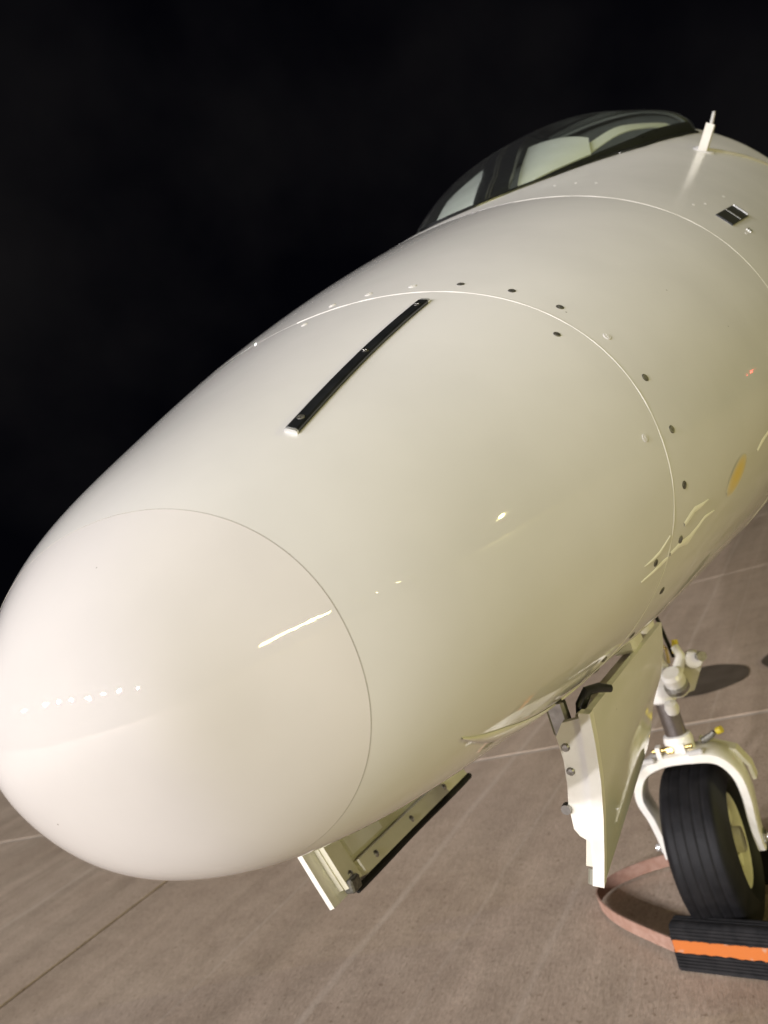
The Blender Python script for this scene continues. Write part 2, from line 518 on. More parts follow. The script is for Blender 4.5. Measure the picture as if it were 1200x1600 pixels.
XN, ZT, ZS, EXP = 1.50568, 0.99771, 0.16311, 2.1185
SK = np.array([0.0, 0.013, 0.052, 0.13, 0.26, 0.455, 0.715, 1.04, 1.43, 1.95, 2.6, 3.64])
TK = np.sqrt(SK)
WV = np.array([0, 0.07762, 0.13217, 0.20886, 0.28155, 0.36441, 0.44024, 0.51206, 0.57006, 0.64617, 0.70576, 0.77992])
UV = np.array([0, 0.05437, 0.10410, 0.15078, 0.19729, 0.25905, 0.32746, 0.39819, 0.48690, 0.61631, 0.73226, 0.87223])
DV = np.array([0, 0.04630, 0.11106, 0.16443, 0.20392, 0.24368, 0.28478, 0.33592, 0.41135, 0.50927, 0.61610, 0.75994])
def spline(T, V):
    n = len(T); h = np.diff(T); A = np.zeros((n, n)); b = np.zeros(n); A[0, 0] = A[-1, -1] = 1
    for i in range(1, n - 1):
        A[i, i - 1] = h[i - 1]; A[i, i] = 2 * (h[i - 1] + h[i]); A[i, i + 1] = h[i]
        b[i] = 6 * ((V[i + 1] - V[i]) / h[i] - (V[i] - V[i - 1]) / h[i - 1])
    Mm = np.linalg.solve(A, b)
    def f(t):
        i = int(min(max(np.searchsorted(T, t) - 1, 0), n - 2))
        a, c, hh = t - T[i], T[i + 1] - t, h[i]
        return Mm[i] * c ** 3 / (6 * hh) + Mm[i + 1] * a ** 3 / (6 * hh) + (V[i] / hh - Mm[i] * hh / 6) * c + (V[i + 1] / hh - Mm[i + 1] * hh / 6) * a
    return f
fw, fu, fd = spline(TK, WV), spline(TK, UV), spline(TK, DV)
def seff(s):
    return s if s < 2.2 else 2.2 + 0.5 * (1 - math.exp(-(s - 2.2) / 0.5))
def section(s):
    """half width, upper height, lower depth and waterline height at s metres aft of the tip"""
    k = 1.0
    if s > 6.5:                                   # tail cone
        k = max(0.02, math.cos(min(1.0, (s - 6.5) / 4.2) * math.pi / 2) ** 0.8)
    e = seff(s); t = math.sqrt(max(e, 1e-7))
    zc = ZT + ZS * e + (0.25 * (1 - k))
    return max(fw(t), 2e-4) * k, max(fu(t), 2e-4) * k, max(fd(t), 2e-4) * k, zc
def skin(s, ang):
    """point on the fuselage skin; ang in degrees from straight up towards the left side"""
    w, u, d, zc = section(s)
    a = math.radians(ang); sn, cs = math.sin(a), math.cos(a)
    h = u if cs > 0 else d
    r = 1.0 / ((abs(sn) / w) ** EXP + (abs(cs) / h) ** EXP) ** (1 / EXP)
    return Vector((XN - s, r * sn, zc + r * cs))
def skin_frame(s, ang):
    p = skin(s, ang)
    e = 1e-3
    du = (skin(s + e, ang) - skin(s - e, ang)).normalized()      # aft
    dv = (skin(s, ang + .1) - skin(s, ang - .1)).normalized()    # towards the left / down
    n = du.cross(dv)
    if n.dot(p - Vector((p.x - .2, 0, section(s)[3]))) < 0: n = -n
    n.normalize()
    return p, du, (n.cross(du)).normalized(), n

# windshield base curve and height above it
WSB = ([.955, .962, .972, .989, 1.042, 1.108, 1.182, 1.281, 1.412, 1.56, 1.825, 2.0, 2.1],
       [.0, .05, .085, .103, .137, .170, .203, .237, .284, .336, .406, .440, .455])
WSH = ([.955, 1.03, 1.15, 1.35, 1.65, 2.0, 2.1], [0, .0201, .0508, .0954, .1660, .1671, .168])
YC = 0.0575
def wy(s): return float(np.interp(s, *WSB))
def wh(s):
    # soften the knots of the height curve
    return sum(float(np.interp(s + d, *WSH)) for d in (-.05, -.025, 0, .025, .05)) / 5 if s > 1.05 else float(np.interp(s, *WSH))
def zskin(s, y):
    w, u, d, zc = section(s)
    return zc + u * max(1 - (abs(y) / w) ** EXP, 0) ** (1 / EXP)
def wc(s): return min(YC, wy(s))
def canopy(s, phi, off=0.0):
    """point on the windshield: phi = -1..1 across, off = metres inwards"""
    b = wy(s); zb = zskin(s, b); h = wh(s); c0 = wc(s)
    z = zb + h * max(1 - abs(phi) ** 2.2, 0) ** (1 / 2.2)
    p = Vector((XN - s, c0 + phi * (b - c0), z))
    if off:
        c = Vector((XN - s - 0.25, c0, zb - 0.15))
        p += (c - p).normalized() * off
    return p

NR = 180
TILT1 = -0.0899
def tilt(s):
    return TILT1 * max(0.0, 1 - abs(s - 0.0996) / (0.0996 if s < 0.0996 else 0.25))
def ring(s, inset=0.0, ds=0.0):
    out = []
    for k in range(NR):
        a = 360.0 * k / NR
        q = s
        tl = tilt(s)
        if tl:
            for _ in range(4):
                q = max(1e-5, s + tl * (skin(q, a).z - ZT))
        p = skin(q + ds, a)
        if inset:
            c = Vector((p.x, 0, section(q)[3])); p = p + (c - p).normalized() * inset
        out.append(p)
    return out
def loft(name, stations, m, lip0=True, lip1=True, cut=None, tip=False, sink=False):
    rings = []
    if lip0: rings.append(ring(stations[0], 0.004))
    for i, s in enumerate(stations):
        rings.append(ring(s))
    if lip1: rings.append(ring(stations[-1], 0.004))
    if sink:                                     # cockpit well under the windshield
        for r in rings:
            for p in r:
                s = XN - p.x
                if .975 < s < 2.1 and p.z > section(s)[3]:
                    g = (wy(s) - p.y if p.y > 0 else wy(s) - 2 * wc(s) + p.y) - 0.010
                    if g > 0: p.z -= min(0.16, g * 2.2)
    v = [p for r in rings for p in r]; f = []
    for i in range(len(rings) - 1):
        for k in range(NR):
            q = (i * NR + k, i * NR + (k + 1) % NR, (i + 1) * NR + (k + 1) % NR, (i + 1) * NR + k)
            if cut:
                c = sum((v[j] for j in q), Vector()) / 4
                if cut(c): continue
            f.append(q)
    if tip:
        v.append(Vector((XN, 0, ZT))); n = len(v) - 1
        f += [(n, (k + 1) % NR, k) for k in range(NR)]
    return obj(name, v, f, m, jet, smooth=True, angle=40)
G, G1 = 0.0008, 0.00025
BAYX = (0.735, 1.092)
def bay_cut(c):
    return BAYX[0] < c.x < BAYX[1] and abs(c.y) < 0.185 and c.z < 0.93
def stn(a, b, n):
    ta, tb = math.sqrt(a), math.sqrt(b)
    return [(ta + (tb - ta) * i / n) ** 2 for i in range(n + 1)]
nose_cone = loft('nose_cone', stn(0.00004, 0.0996 - G1, 46), 'cone', lip0=False, tip=True)
radome = loft('radome', stn(0.0996 + G1, 0.4133, 70) + [XN - BAYX[1] + .0005, 0.4198 - G], 'paint', cut=bay_cut)
mid = [0.4198 + G] + [0.4198 + G + (XN - BAYX[0] - .4198 - G) * i / 60 for i in range(1, 61)]
mid += [mid[-1] + (0.8788 - G - mid[-1]) * i / 20 for i in range(1, 21)]
nose_panel = loft('nose_panel', mid, 'paint', cut=bay_cut, sink=False)
rear = [0.8788 + G + (2.1 - .8795) * i / 110 for i in range(111)] + [2.1 + .08 * i for i in range(1, 106)]
fuselage = loft('fuselage', rear, 'paint_dull', lip1=False, sink=True)
def bead(name, s, rad, m, parent, wobble=.22, inset=0.0, span=None):
    path = ring(s, inset)
    mb = MB()
    n = 8
    vs_, fs = [], []
    for k, p in enumerate(path):
        t = (path[(k + 1) % NR] - path[k - 1]).normalized()
        a = Vector((1, 0, 0)); a = (a - t * a.dot(t)).normalized(); b = t.cross(a)
        wob = 1 + wobble * math.sin(k * 1.7) * math.sin(k * .31 + 1)
        for j in range(n):
            an = 2 * math.pi * j / n
            vs_.append(p + rad * wob * (math.cos(an) * a + math.sin(an) * b * .7))
    for k in range(NR):
        if span and not span[0] <= (360.0 * k / NR + 180) % 360 - 180 <= span[1]: continue
        for j in range(n):
            fs.append((k * n + j, k * n + (j + 1) % n, ((k + 1) % NR) * n + (j + 1) % n, ((k + 1) % NR) * n + j))
    return obj(name, vs_, fs, m, parent, smooth=True)
bead('seam_filler', 0.0996, 0.00045, 'gap', nose_cone, inset=0.0003, wobble=0)
bead('seam_sealant', 0.4198, 0.0013, 'sealant', radome, inset=0.0005, span=(8, 178))
bead('seam_sealant', 0.8788, 0.0013, 'sealant', nose_panel, inset=0.0005, span=(30, 175))

# ---- screws round the radome seam
def make_screw_mesh(name, r, slot):
    mb = MB().lathe([(0.0, 0.0004), (r * .30, 0.0004), (r * .86, 0.0005), (r, 0.0), (r, -0.001)], (0, 0, 0), axis=(0, 0, 1), n=20)
    if slot:
        mb.box((0, 0, 0.0004), (r * 1.1, r * .20, 0.0008)); mb.box((0, 0, 0.00041), (r * .20, r * 1.1, 0.0008))
    return mb
scr_dark = make_screw_mesh('screw', 0.0039, True).build('screw', 'dsteel', None); scr_dark_me = scr_dark.data
bpy.data.objects.remove(scr_dark)
scr_white = make_screw_mesh('screw', 0.0044, True).build('screw', 'paint', None); scr_white_me = scr_white.data
bpy.data.objects.remove(scr_white)
scr_steel = make_screw_mesh('screw', 0.0040, True).build('screw', 'steel', None); scr_steel_me = scr_steel.data
bpy.data.objects.remove(scr_steel)
ringm = MB().lathe([(0.0056, 0.0002), (0.0062, 0.0007), (0.0068, 0.0002)], (0, 0, 0), axis=(0, 0, 1), n=20, close=True)
def put(me, name, s, ang, parent, lift=0.0, scale=1.0, spin=0.0):
    p, du, dv, n = skin_frame(s, ang)
    mw = Matrix((( du.x, dv.x, n.x, p.x + n.x * lift), (du.y, dv.y, n.y, p.y + n.y * lift), (du.z, dv.z, n.z, p.z + n.z * lift), (0, 0, 0, 1)))
    mw = mw @ Matrix.Rotation(spin, 4, 'Z') @ Matrix.Scale(scale, 4)
    return link_copy(me, name, mw, parent)
vis = [(25.7, 'w'), (36.0, 'w'), (45.9, 'd'), (55.4, 'd'), (63.9, 'd'), (72.6, 'w'), (81.0, 'd'), (89.5, 'd'), (97.8, 'd'), (105.9, 'd'), (114.2, 'd'),
       (16, 'w'), (123, 'd'), (132, 'd')]
vis += [(-62 - 9.2 * i, 'w' if i % 2 else 'd') for i in range(9)]
for a, c in vis:
    put(scr_dark_me if c == 'd' else scr_white_me, 'screw', 0.4395, a, nose_panel, 0.0003, spin=random.random() * 3)
for a, c in ((67.5, 'd'), (88.3, 'w'), (107.1, 'd'), (13.2, 'w'), (125, 'd'), (-67.5, 'd'), (-88, 'd'), (-107, 'd')):
    put(scr_dark_me if c == 'd' else scr_white_me, 'screw', 0.3955, a, radome, 0.0003, scale=0.9, spin=random.random() * 3)
for s, a in ((1.017, 33.4), (1.021, 37.7), (1.013, 42.1), (1.029, 62.6), (1.0, 71.6), (0.985, 61.5), (1.171, 63.0)):
    put(scr_white_me, 'screw', s, a, fuselage, 0.0001, scale=0.55, spin=random.random() * 3)

# ---- lightning diverter strip on the radome's upper left
P0, P1 = (0.167, 47.5), (0.3895, 43.2)
def strip_frames(n, a0=0.0, a1=1.0):
    out = []
    for i in range(n + 1):
        t = a0 + (a1 - a0) * i / n
        s = P0[0] + (P1[0] - P0[0]) * t
        a = P0[1] + (P1[1] - P0[1]) * t - 2.2 * math.sin(t * math.pi) * .55
        out.append(skin_frame(s, a))
    return out
def strip(name, fr, hw, h, m, parent, sq=1.0):
    path, nr = [], []
    for p, du, dv, n in fr:
        path.append(p); nr.append((dv, n))
    prof = [(-hw, -0.001), (hw, -0.001), (hw, h * .72), (hw * .72, h), (-hw * .72, h), (-hw, h * .72)]
    return MB().sweep(path, nr, prof).build(name, m, parent, angle=30)
dstrip = strip('diverter_strip', strip_frames(40), 0.0058, 0.0036, 'black', jet)
tag(dstrip, 'black lightning diverter strip')
strip('end_cap', strip_frames(2, -0.010, -0.001), 0.0059, 0.0033, 'silver', dstrip)
strip('end_cap', strip_frames(2, 1.002, 1.022), 0.0056, 0.0028, 'silver', dstrip)
for t in (0.055, 0.52, 0.95):
    p, du, dv, n = strip_frames(1, t, t)[0]
    mw = Matrix(((du.x, dv.x, n.x, p.x + n.x * .0038), (du.y, dv.y, n.y, p.y + n.y * .0038), (du.z, dv.z, n.z, p.z + n.z * .0038), (0, 0, 0, 1)))
    link_copy(scr_steel_me if t > .1 else scr_dark_me, 'screw', mw @ Matrix.Scale(0.85, 4), dstrip)

# ---- black twin-slot port on the upper left side
def patch(name, s0, s1, a0, a1, lift, m, parent, ns=4, na=4, th=0.003):
    v, f = [], []
    for L in (lift, lift - th):
        for i in range(ns + 1):
            for j in range(na + 1):
                p, du, dv, n = skin_frame(s0 + (s1 - s0) * i / ns, a0 + (a1 - a0) * j / na)
                v.append(p + n * L)
    N = (ns + 1) * (na + 1)
    q = lambda i, j: i * (na + 1) + j
    for i in range(ns):
        for j in range(na):
            f.append((q(i, j), q(i, j + 1), q(i + 1, j + 1), q(i + 1, j)))
            f.append(tuple(x + N for x in (q(i, j), q(i + 1, j), q(i + 1, j + 1), q(i, j + 1))))
    for i in range(ns):
        for j in (0, na):
            f.append((q(i, j), q(i + 1, j), q(i + 1, j) + N, q(i, j) + N))
    for j in range(na):
        for i in (0, ns):
            f.append((q(i, j), q(i, j + 1), q(i, j + 1) + N, q(i, j) + N))
    return obj(name, v, f, m, parent, smooth=False)
port = patch('intake_port', 0.985, 1.125, 65.7, 69.1, 0.0012, 'black', jet)
patch('slot', 0.986, 1.050, 65.75, 69.05, 0.0022, 'dark', port)
patch('slot', 1.056, 1.118, 65.75, 69.05, 0.0022, 'dark', port)
patch('divider', 1.0505, 1.0555, 65.8, 69.0, 0.0026, 'silver', port)
patch('lip', 1.118, 1.124, 65.8, 68.9, 0.004, 'silver', port)
patch('placard', 1.03, 1.045, 70.9, 71.9, 0.001, 'silver', port)

# ---- air data probe beside the windshield
p, du, dv, n = skin_frame(1.655, 49.6)
up = Vector((0, 0, 1))
probe = empty('air_data_probe', (0, 0, 0)); probe.parent = jet
def probe_pt(a, h, t):
    return p + du * a + (n * .8 + up * .2).normalized() * h + dv * t
MB().prism([(-.024, -.006), (.013, -.006), (.020, .052), (.004, .054)], lambda a, b, h: probe_pt(a, b, h), -0.008, 0.010).build('mast', 'white', probe)
MB().tube([probe_pt(.012, .046, 0), probe_pt(.010, .062, 0), probe_pt(.006, .078, 0)], [.0045, .004, .0035], 10).build('vane', 'silver', probe)
b0 = MB(); b0.lathe([(0.024, 0), (0.024, .0015), (.021, .0025), (0, .0025)], p, axis=n, n=24); b0.build('base_plate', 'paint', probe)
# raised strip behind the probe (side window sill line)
sm_ = [skin_frame(1.66 + .42 * i / 30, 48 + 17 * (i / 30) ** .8) for i in range(31)]
MB().sweep([q[0] for q in sm_], [(q[2], q[3]) for q in sm_], [(-.004, -.001), (.004, -.001), (.003, .004), (-.003, .004)]).build('sill_moulding', 'paint', jet)

# ---- windshield
NS, NP = 44, 48
ss = [0.9555 + (2.03 - .9555) * (i / NS) ** 1.4 for i in range(NS + 1)]
v, f = [], []
for s in ss:
    for j in range(NP + 1):
        ph = math.sin((j / NP * 2 - 1) * math.pi / 2)
        v.append(canopy(s, ph))
for i in range(NS):
    for j in range(NP):
        a = i * (NP + 1) + j
        f.append((a, a + 1, a + NP + 2, a + NP + 1))
wind = obj('windshield', v, f, 'glass', jet, smooth=True)
tag(wind, 'curved cockpit windshield with dark post and pale sunshades behind')
def wpatch(name, fn, nu, nv, off, th, m, parent):
    """closed thin patch: fn(u, v) -> (s, phi)"""
    v, f = [], []
    for o in (off, off + th):
        for i in range(nu + 1):
            for j in range(nv + 1):
                v.append(canopy(*fn(i / nu, j / nv), off=o))
    N = (nu + 1) * (nv + 1); q = lambda i, j: i * (nv + 1) + j
    for i in range(nu):
        for j in range(nv):
            f.append((q(i, j), q(i, j + 1), q(i + 1, j + 1), q(i + 1, j)))
            f.append(tuple(x + N for x in (q(i, j), q(i + 1, j), q(i + 1, j + 1), q(i, j + 1))))
    for i in range(nu):
        for j in (0, nv): f.append((q(i, j), q(i + 1, j), q(i + 1, j) + N, q(i, j) + N))
    for j in range(nv):
        for i in (0, nu): f.append((q(i, j), q(i, j + 1), q(i, j + 1) + N, q(i, j) + N))
    return obj(name, v, f, m, parent, smooth=True, angle=40)
def sy(s, y):                      # (s, lateral y) -> (s, phi)
    return s, max(-1, min(1, (y - wc(s)) / max(wy(s) - wc(s), 1e-4)))
# dark border along the base, both sides
for sg in (1, -1):
    wpatch('border', lambda u, vv, sg=sg: (lerp(0.972, 2.02, u), sg * math.sin(math.pi / 2 * lerp(lerp(.94, .88, u), 1.0, vv))), 50, 4, 0.002, 0.003, 'black', wind)
wpatch('roof_frame', lambda u, vv: (lerp(1.985, 2.028, u), math.sin(math.pi / 2 * lerp(-1, 1, vv))), 2, 48, 0.003, 0.006, 'cabin', wind)
for sg in (1, -1):
    MB().tube([canopy(lerp(.957, 2.03, (i / 70) ** 1.5), sg * 1.0) for i in range(71)], .0055, 8).build('gasket', 'black', wind)
# windshield post with two lighter sealant lines
PC = lambda s: float(np.interp(s, [1.0, 1.17, 1.46, 1.65, 2.0], [.125, .114, .071, .052, .045]))
PW = lambda s: float(np.interp(s, [1.0, 1.17, 1.46, 1.65, 2.0], [.026, .032, .044, .048, .048]))
post = wpatch('post', lambda u, vv: sy(lerp(0.985, 2.0, u), PC(lerp(.985, 2.0, u)) + PW(lerp(.985, 2.0, u)) * (2 * vv - 1)), 50, 6, 0.004, 0.012, 'black', wind)
for k, hw in ((-.18, .05), (.02, .035)):
    wpatch('post_seal', lambda u, vv, k=k, hw=hw: sy(lerp(0.995, 1.98, u), PC(lerp(.995, 1.98, u)) + PW(lerp(.995, 1.98, u)) * (k + hw * (2 * vv - 1))), 50, 2, 0.0028, 0.002, 'dsteel', wind)
# sunshades behind the panes
def quad_patch(c):
    (a0, a1), (b0_, b1), (c0, c1), (d0, d1) = c     # bottom-near .. top in (s, y)
    return lambda u, vv: sy(lerp(lerp(a0, b0_, u), lerp(d0, c0, u), vv), lerp(lerp(a1, b1, u), lerp(d1, c1, u), vv))
wpatch('sunshade', quad_patch([(1.105, .160), (1.395, .268), (1.485, .262), (1.56, .115)]), 16, 12, 0.022, 0.003, 'shade', wind)
wpatch('sunshade', quad_patch([(1.37, .256), (1.98, .425), (2.0, .405), (1.47, .264)]), 16, 6, 0.030, 0.003, 'shade', wind)
wpatch('sunshade', quad_patch([(0.985, .010), (0.995, .094), (1.58, .0), (1.42, -.075)]), 16, 12, 0.016, 0.003, 'shade', wind)
wpatch('glareshield', lambda u, vv: (lerp(.95, 2.0, u), lerp(-.9, .9, vv)), 20, 12, 0.115, 0.004, 'cabin', wind)
# cabin roof aft of the windshield
rf, ff = [], []
for i in range(30):
    s = 2.032 + .13 * i
    for j in range(NP + 1):
        ph = math.sin((j / NP * 2 - 1) * math.pi / 2)
        q = canopy(2.03, ph); q.x = XN - s
        q.z += 0.02 * (1 - math.exp(-i / 4)) * (1 - abs(ph)) - .012 * i * (i > 14) * .5
        rf.append(q)
for i in range(29):
    for j in range(NP):
        a = i * (NP + 1) + j
        ff.append((a, a + 1, a + NP + 2, a + NP + 1))
obj('cabin_roof', rf, ff, 'paint', jet, smooth=True)
wpatch('bulkhead', lambda u, vv: (2.0, lerp(-.98, .98, vv)), 1, 24, 0.01, 0.10, 'cabin', wind)

# ---- white and yellow reflections painted as flat shapes low on the left side
def glint_streak(name, pts, hw, m, lift=0.0008):
    v, f = [], []
    n = len(pts)
    for i, (s, a, k) in enumerate(pts):
        p, du, dv, nn = skin_frame(s, a)
        q0 = skin(*pts[max(i - 1, 0)][:2]); q1 = skin(*pts[min(i + 1, n - 1)][:2])
        t = (q1 - q0).normalized(); sd = nn.cross(t)
        v += [p + sd * hw * k + nn * .0001, p + sd * hw * k * .5 + nn * lift, p - sd * hw * k * .5 + nn * lift, p - sd * hw * k + nn * .0001]
    for i in range(n - 1):
        for k in range(3):
            f.append((i * 4 + k, i * 4 + k + 1, i * 4 + 5 + k, i * 4 + 4 + k))
    return obj(name, v, f, m, nose_panel, smooth=True)
def dens(pts, n):
    out = []
    for i in range(n + 1):
        t = i / n * (len(pts) - 1); j = min(int(t), len(pts) - 2); u = t - j
        out.append([a + (b - a) * u for a, b in zip(pts[j], pts[j + 1])])
    return out
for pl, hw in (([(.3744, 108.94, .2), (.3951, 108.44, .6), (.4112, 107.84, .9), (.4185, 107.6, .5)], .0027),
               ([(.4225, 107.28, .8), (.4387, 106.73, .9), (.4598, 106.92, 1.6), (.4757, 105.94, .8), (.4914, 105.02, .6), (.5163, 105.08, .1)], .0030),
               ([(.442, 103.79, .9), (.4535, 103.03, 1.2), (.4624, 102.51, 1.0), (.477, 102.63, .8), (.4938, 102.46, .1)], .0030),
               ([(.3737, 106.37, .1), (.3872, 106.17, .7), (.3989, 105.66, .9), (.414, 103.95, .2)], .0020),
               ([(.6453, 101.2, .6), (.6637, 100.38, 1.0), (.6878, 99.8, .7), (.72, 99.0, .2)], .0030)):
    glint_streak('painted_reflection', dens(pl, 28), hw, 'glint_streak')
def soft_glow(name, s0, s1, a0, a1, hw, parent):
    v, f, fade = [], [], []
    n, mcol = 28, 8
    fr = [skin_frame(lerp(s0, s1, i / n), lerp(a0, a1, i / n)) for i in range(n + 1)]
    for i in range(n + 1):
        p, du, dv, nn = fr[i]
        t = (fr[min(i + 1, n)][0] - fr[max(i - 1, 0)][0]).normalized(); sd = nn.cross(t)
        x = i / n * 2 - 1
        for j in range(mcol + 1):
            y = j / mcol * 2 - 1
            k = max(.03, (1 - x * x)) ** .5
            v.append(p + sd * hw * k * y + nn * .0004 * (1 - y * y))
            fade.append(max(0, 1 - (x * x + y * y * k * k)) ** .6)
    for i in range(n):
        for j in range(mcol):
            q = i * (mcol + 1) + j
            f.append((q, q + 1, q + mcol + 2, q + mcol + 1))
    o = obj(name, v, f, None, parent, smooth=True)
    at = o.data.attributes.new('fade', 'FLOAT', 'POINT'); at.data.foreach_set('value', fade)
    m = mat('painted_yellow_reflection', (.7, .5, .1), .5, coat=1.0)  # yellow reflection put into the colour, fading towards its rim
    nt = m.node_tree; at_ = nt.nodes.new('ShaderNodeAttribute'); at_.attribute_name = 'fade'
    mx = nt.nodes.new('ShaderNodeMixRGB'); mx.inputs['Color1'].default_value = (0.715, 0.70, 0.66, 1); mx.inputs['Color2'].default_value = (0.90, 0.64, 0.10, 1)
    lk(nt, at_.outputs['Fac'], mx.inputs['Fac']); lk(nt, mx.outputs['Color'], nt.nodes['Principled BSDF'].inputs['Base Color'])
    o.data.materials.append(m)
    return o
soft_glow('yellow_reflection', .548, .606, 104.0, 100.6, .0145, nose_panel)
# ---- nose gear bay
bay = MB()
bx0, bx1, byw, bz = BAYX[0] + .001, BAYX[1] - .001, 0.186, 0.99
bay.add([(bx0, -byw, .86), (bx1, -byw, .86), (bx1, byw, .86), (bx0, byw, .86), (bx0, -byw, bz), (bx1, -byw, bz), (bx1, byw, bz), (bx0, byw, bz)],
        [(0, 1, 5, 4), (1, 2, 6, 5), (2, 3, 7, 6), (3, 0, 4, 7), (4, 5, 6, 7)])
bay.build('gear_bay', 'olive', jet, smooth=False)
# bright sill along the left edge of the bay
def sill(name, pts, wd, th, m):
    fr = [skin_frame(XN - x, a) for x, a in pts]
    MB().sweep([q[0] for q in fr], [(q[2], q[3]) for q in fr], [(-wd, -.001), (wd, -.001), (wd * .8, th), (-wd * .8, th)]).build(name, m, jet)
def ang_of(x, y):
    lo, hi = 90.0, 180.0
    for _ in range(50):
        md = (lo + hi) / 2
        if skin(XN - x, md).y > y: lo = md
        else: hi = md
    return lo
def sill2(name, x0, x1, y0, wmax, m):
    N = 24; v, f = [], []
    for i in range(N + 1):
        t = i / N; x = lerp(x0, x1, t)
        p, du, dv, n = skin_frame(XN - x, ang_of(x, y0(t)))
        hw = wmax * min(1, t * 3.0) * min(1, (1 - t) * 6 + .1) + .0006
        for a_, h in ((-hw, .0002), (-hw * .8, .0016), (hw * .8, .0016), (hw, .0002)):
            v.append(p + dv * a_ + n * h)
    for i in range(N):
        for k in range(3):
            f.append((i * 4 + k, i * 4 + k + 1, i * 4 + 5 + k, i * 4 + 4 + k))
    obj(name, v, f, m, jet, smooth=True)
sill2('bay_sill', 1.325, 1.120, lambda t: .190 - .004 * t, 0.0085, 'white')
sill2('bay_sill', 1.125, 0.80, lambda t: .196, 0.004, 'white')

# ---- nose gear doors
FR = [(.165, .674), (.175, .703), (.187, .740), (.197, .777), (.204, .814), (.208, .842)]
RR = [(.146, .674), (.160, .700), (.175, .735), (.196, .768), (.212, .806), (.220, .838)]
XF, XR = 1.098, 0.735
def dpt(u, vv, off, sg=1):
    """u 0 front .. 1 rear, vv 0 bottom .. 1 top, off metres inboard"""
    k = vv * (len(FR) - 1); i = min(int(k), len(FR) - 2); t = k - i
    fy, fz = lerp(FR[i][0], FR[i + 1][0], t), lerp(FR[i][1], FR[i + 1][1], t)
    ry, rz = lerp(RR[i][0], RR[i + 1][0], t), lerp(RR[i][1], RR[i + 1][1], t)
    return Vector((lerp(XF, XR, u), sg * (lerp(fy, ry, u) - off), lerp(fz, rz, u) + off * .28))
def dgrid(name, u0, u1, v0, v1, o0, o1, m, parent, sg, nu=10, nv=10):
    v, f = [], []
    for o in (o0, o1):
        for i in range(nu + 1):
            for j in range(nv + 1):
                v.append(dpt(lerp(u0, u1, i / nu), lerp(v0, v1, j / nv), o, sg))
    N = (nu + 1) * (nv + 1); q = lambda i, j: i * (nv + 1) + j
    for i in range(nu):
        for j in range(nv):
            f.append((q(i, j), q(i, j + 1), q(i + 1, j + 1), q(i + 1, j)))
            f.append(tuple(x + N for x in (q(i, j), q(i + 1, j), q(i + 1, j + 1), q(i, j + 1))))
    for i in range(nu):
        for j in (0, nv): f.append((q(i, j), q(i + 1, j), q(i + 1, j) + N, q(i, j) + N))
    for j in range(nv):
        for i in (0, nu): f.append((q(i, j), q(i, j + 1), q(i, j + 1) + N, q(i, j) + N))
    mb = MB(); mb.add(v, f)
    return mb.build(name, m, parent, angle=40)
def rivet(parent, c, n, r=0.004, m='steel', name='rivet'):
    n = Vector(n).normalized()
    MB().lathe([(r, -.001), (r, .0012), (r * .7, .0024), (0, .0028)], c, axis=n, n=14).build(name, m, parent)

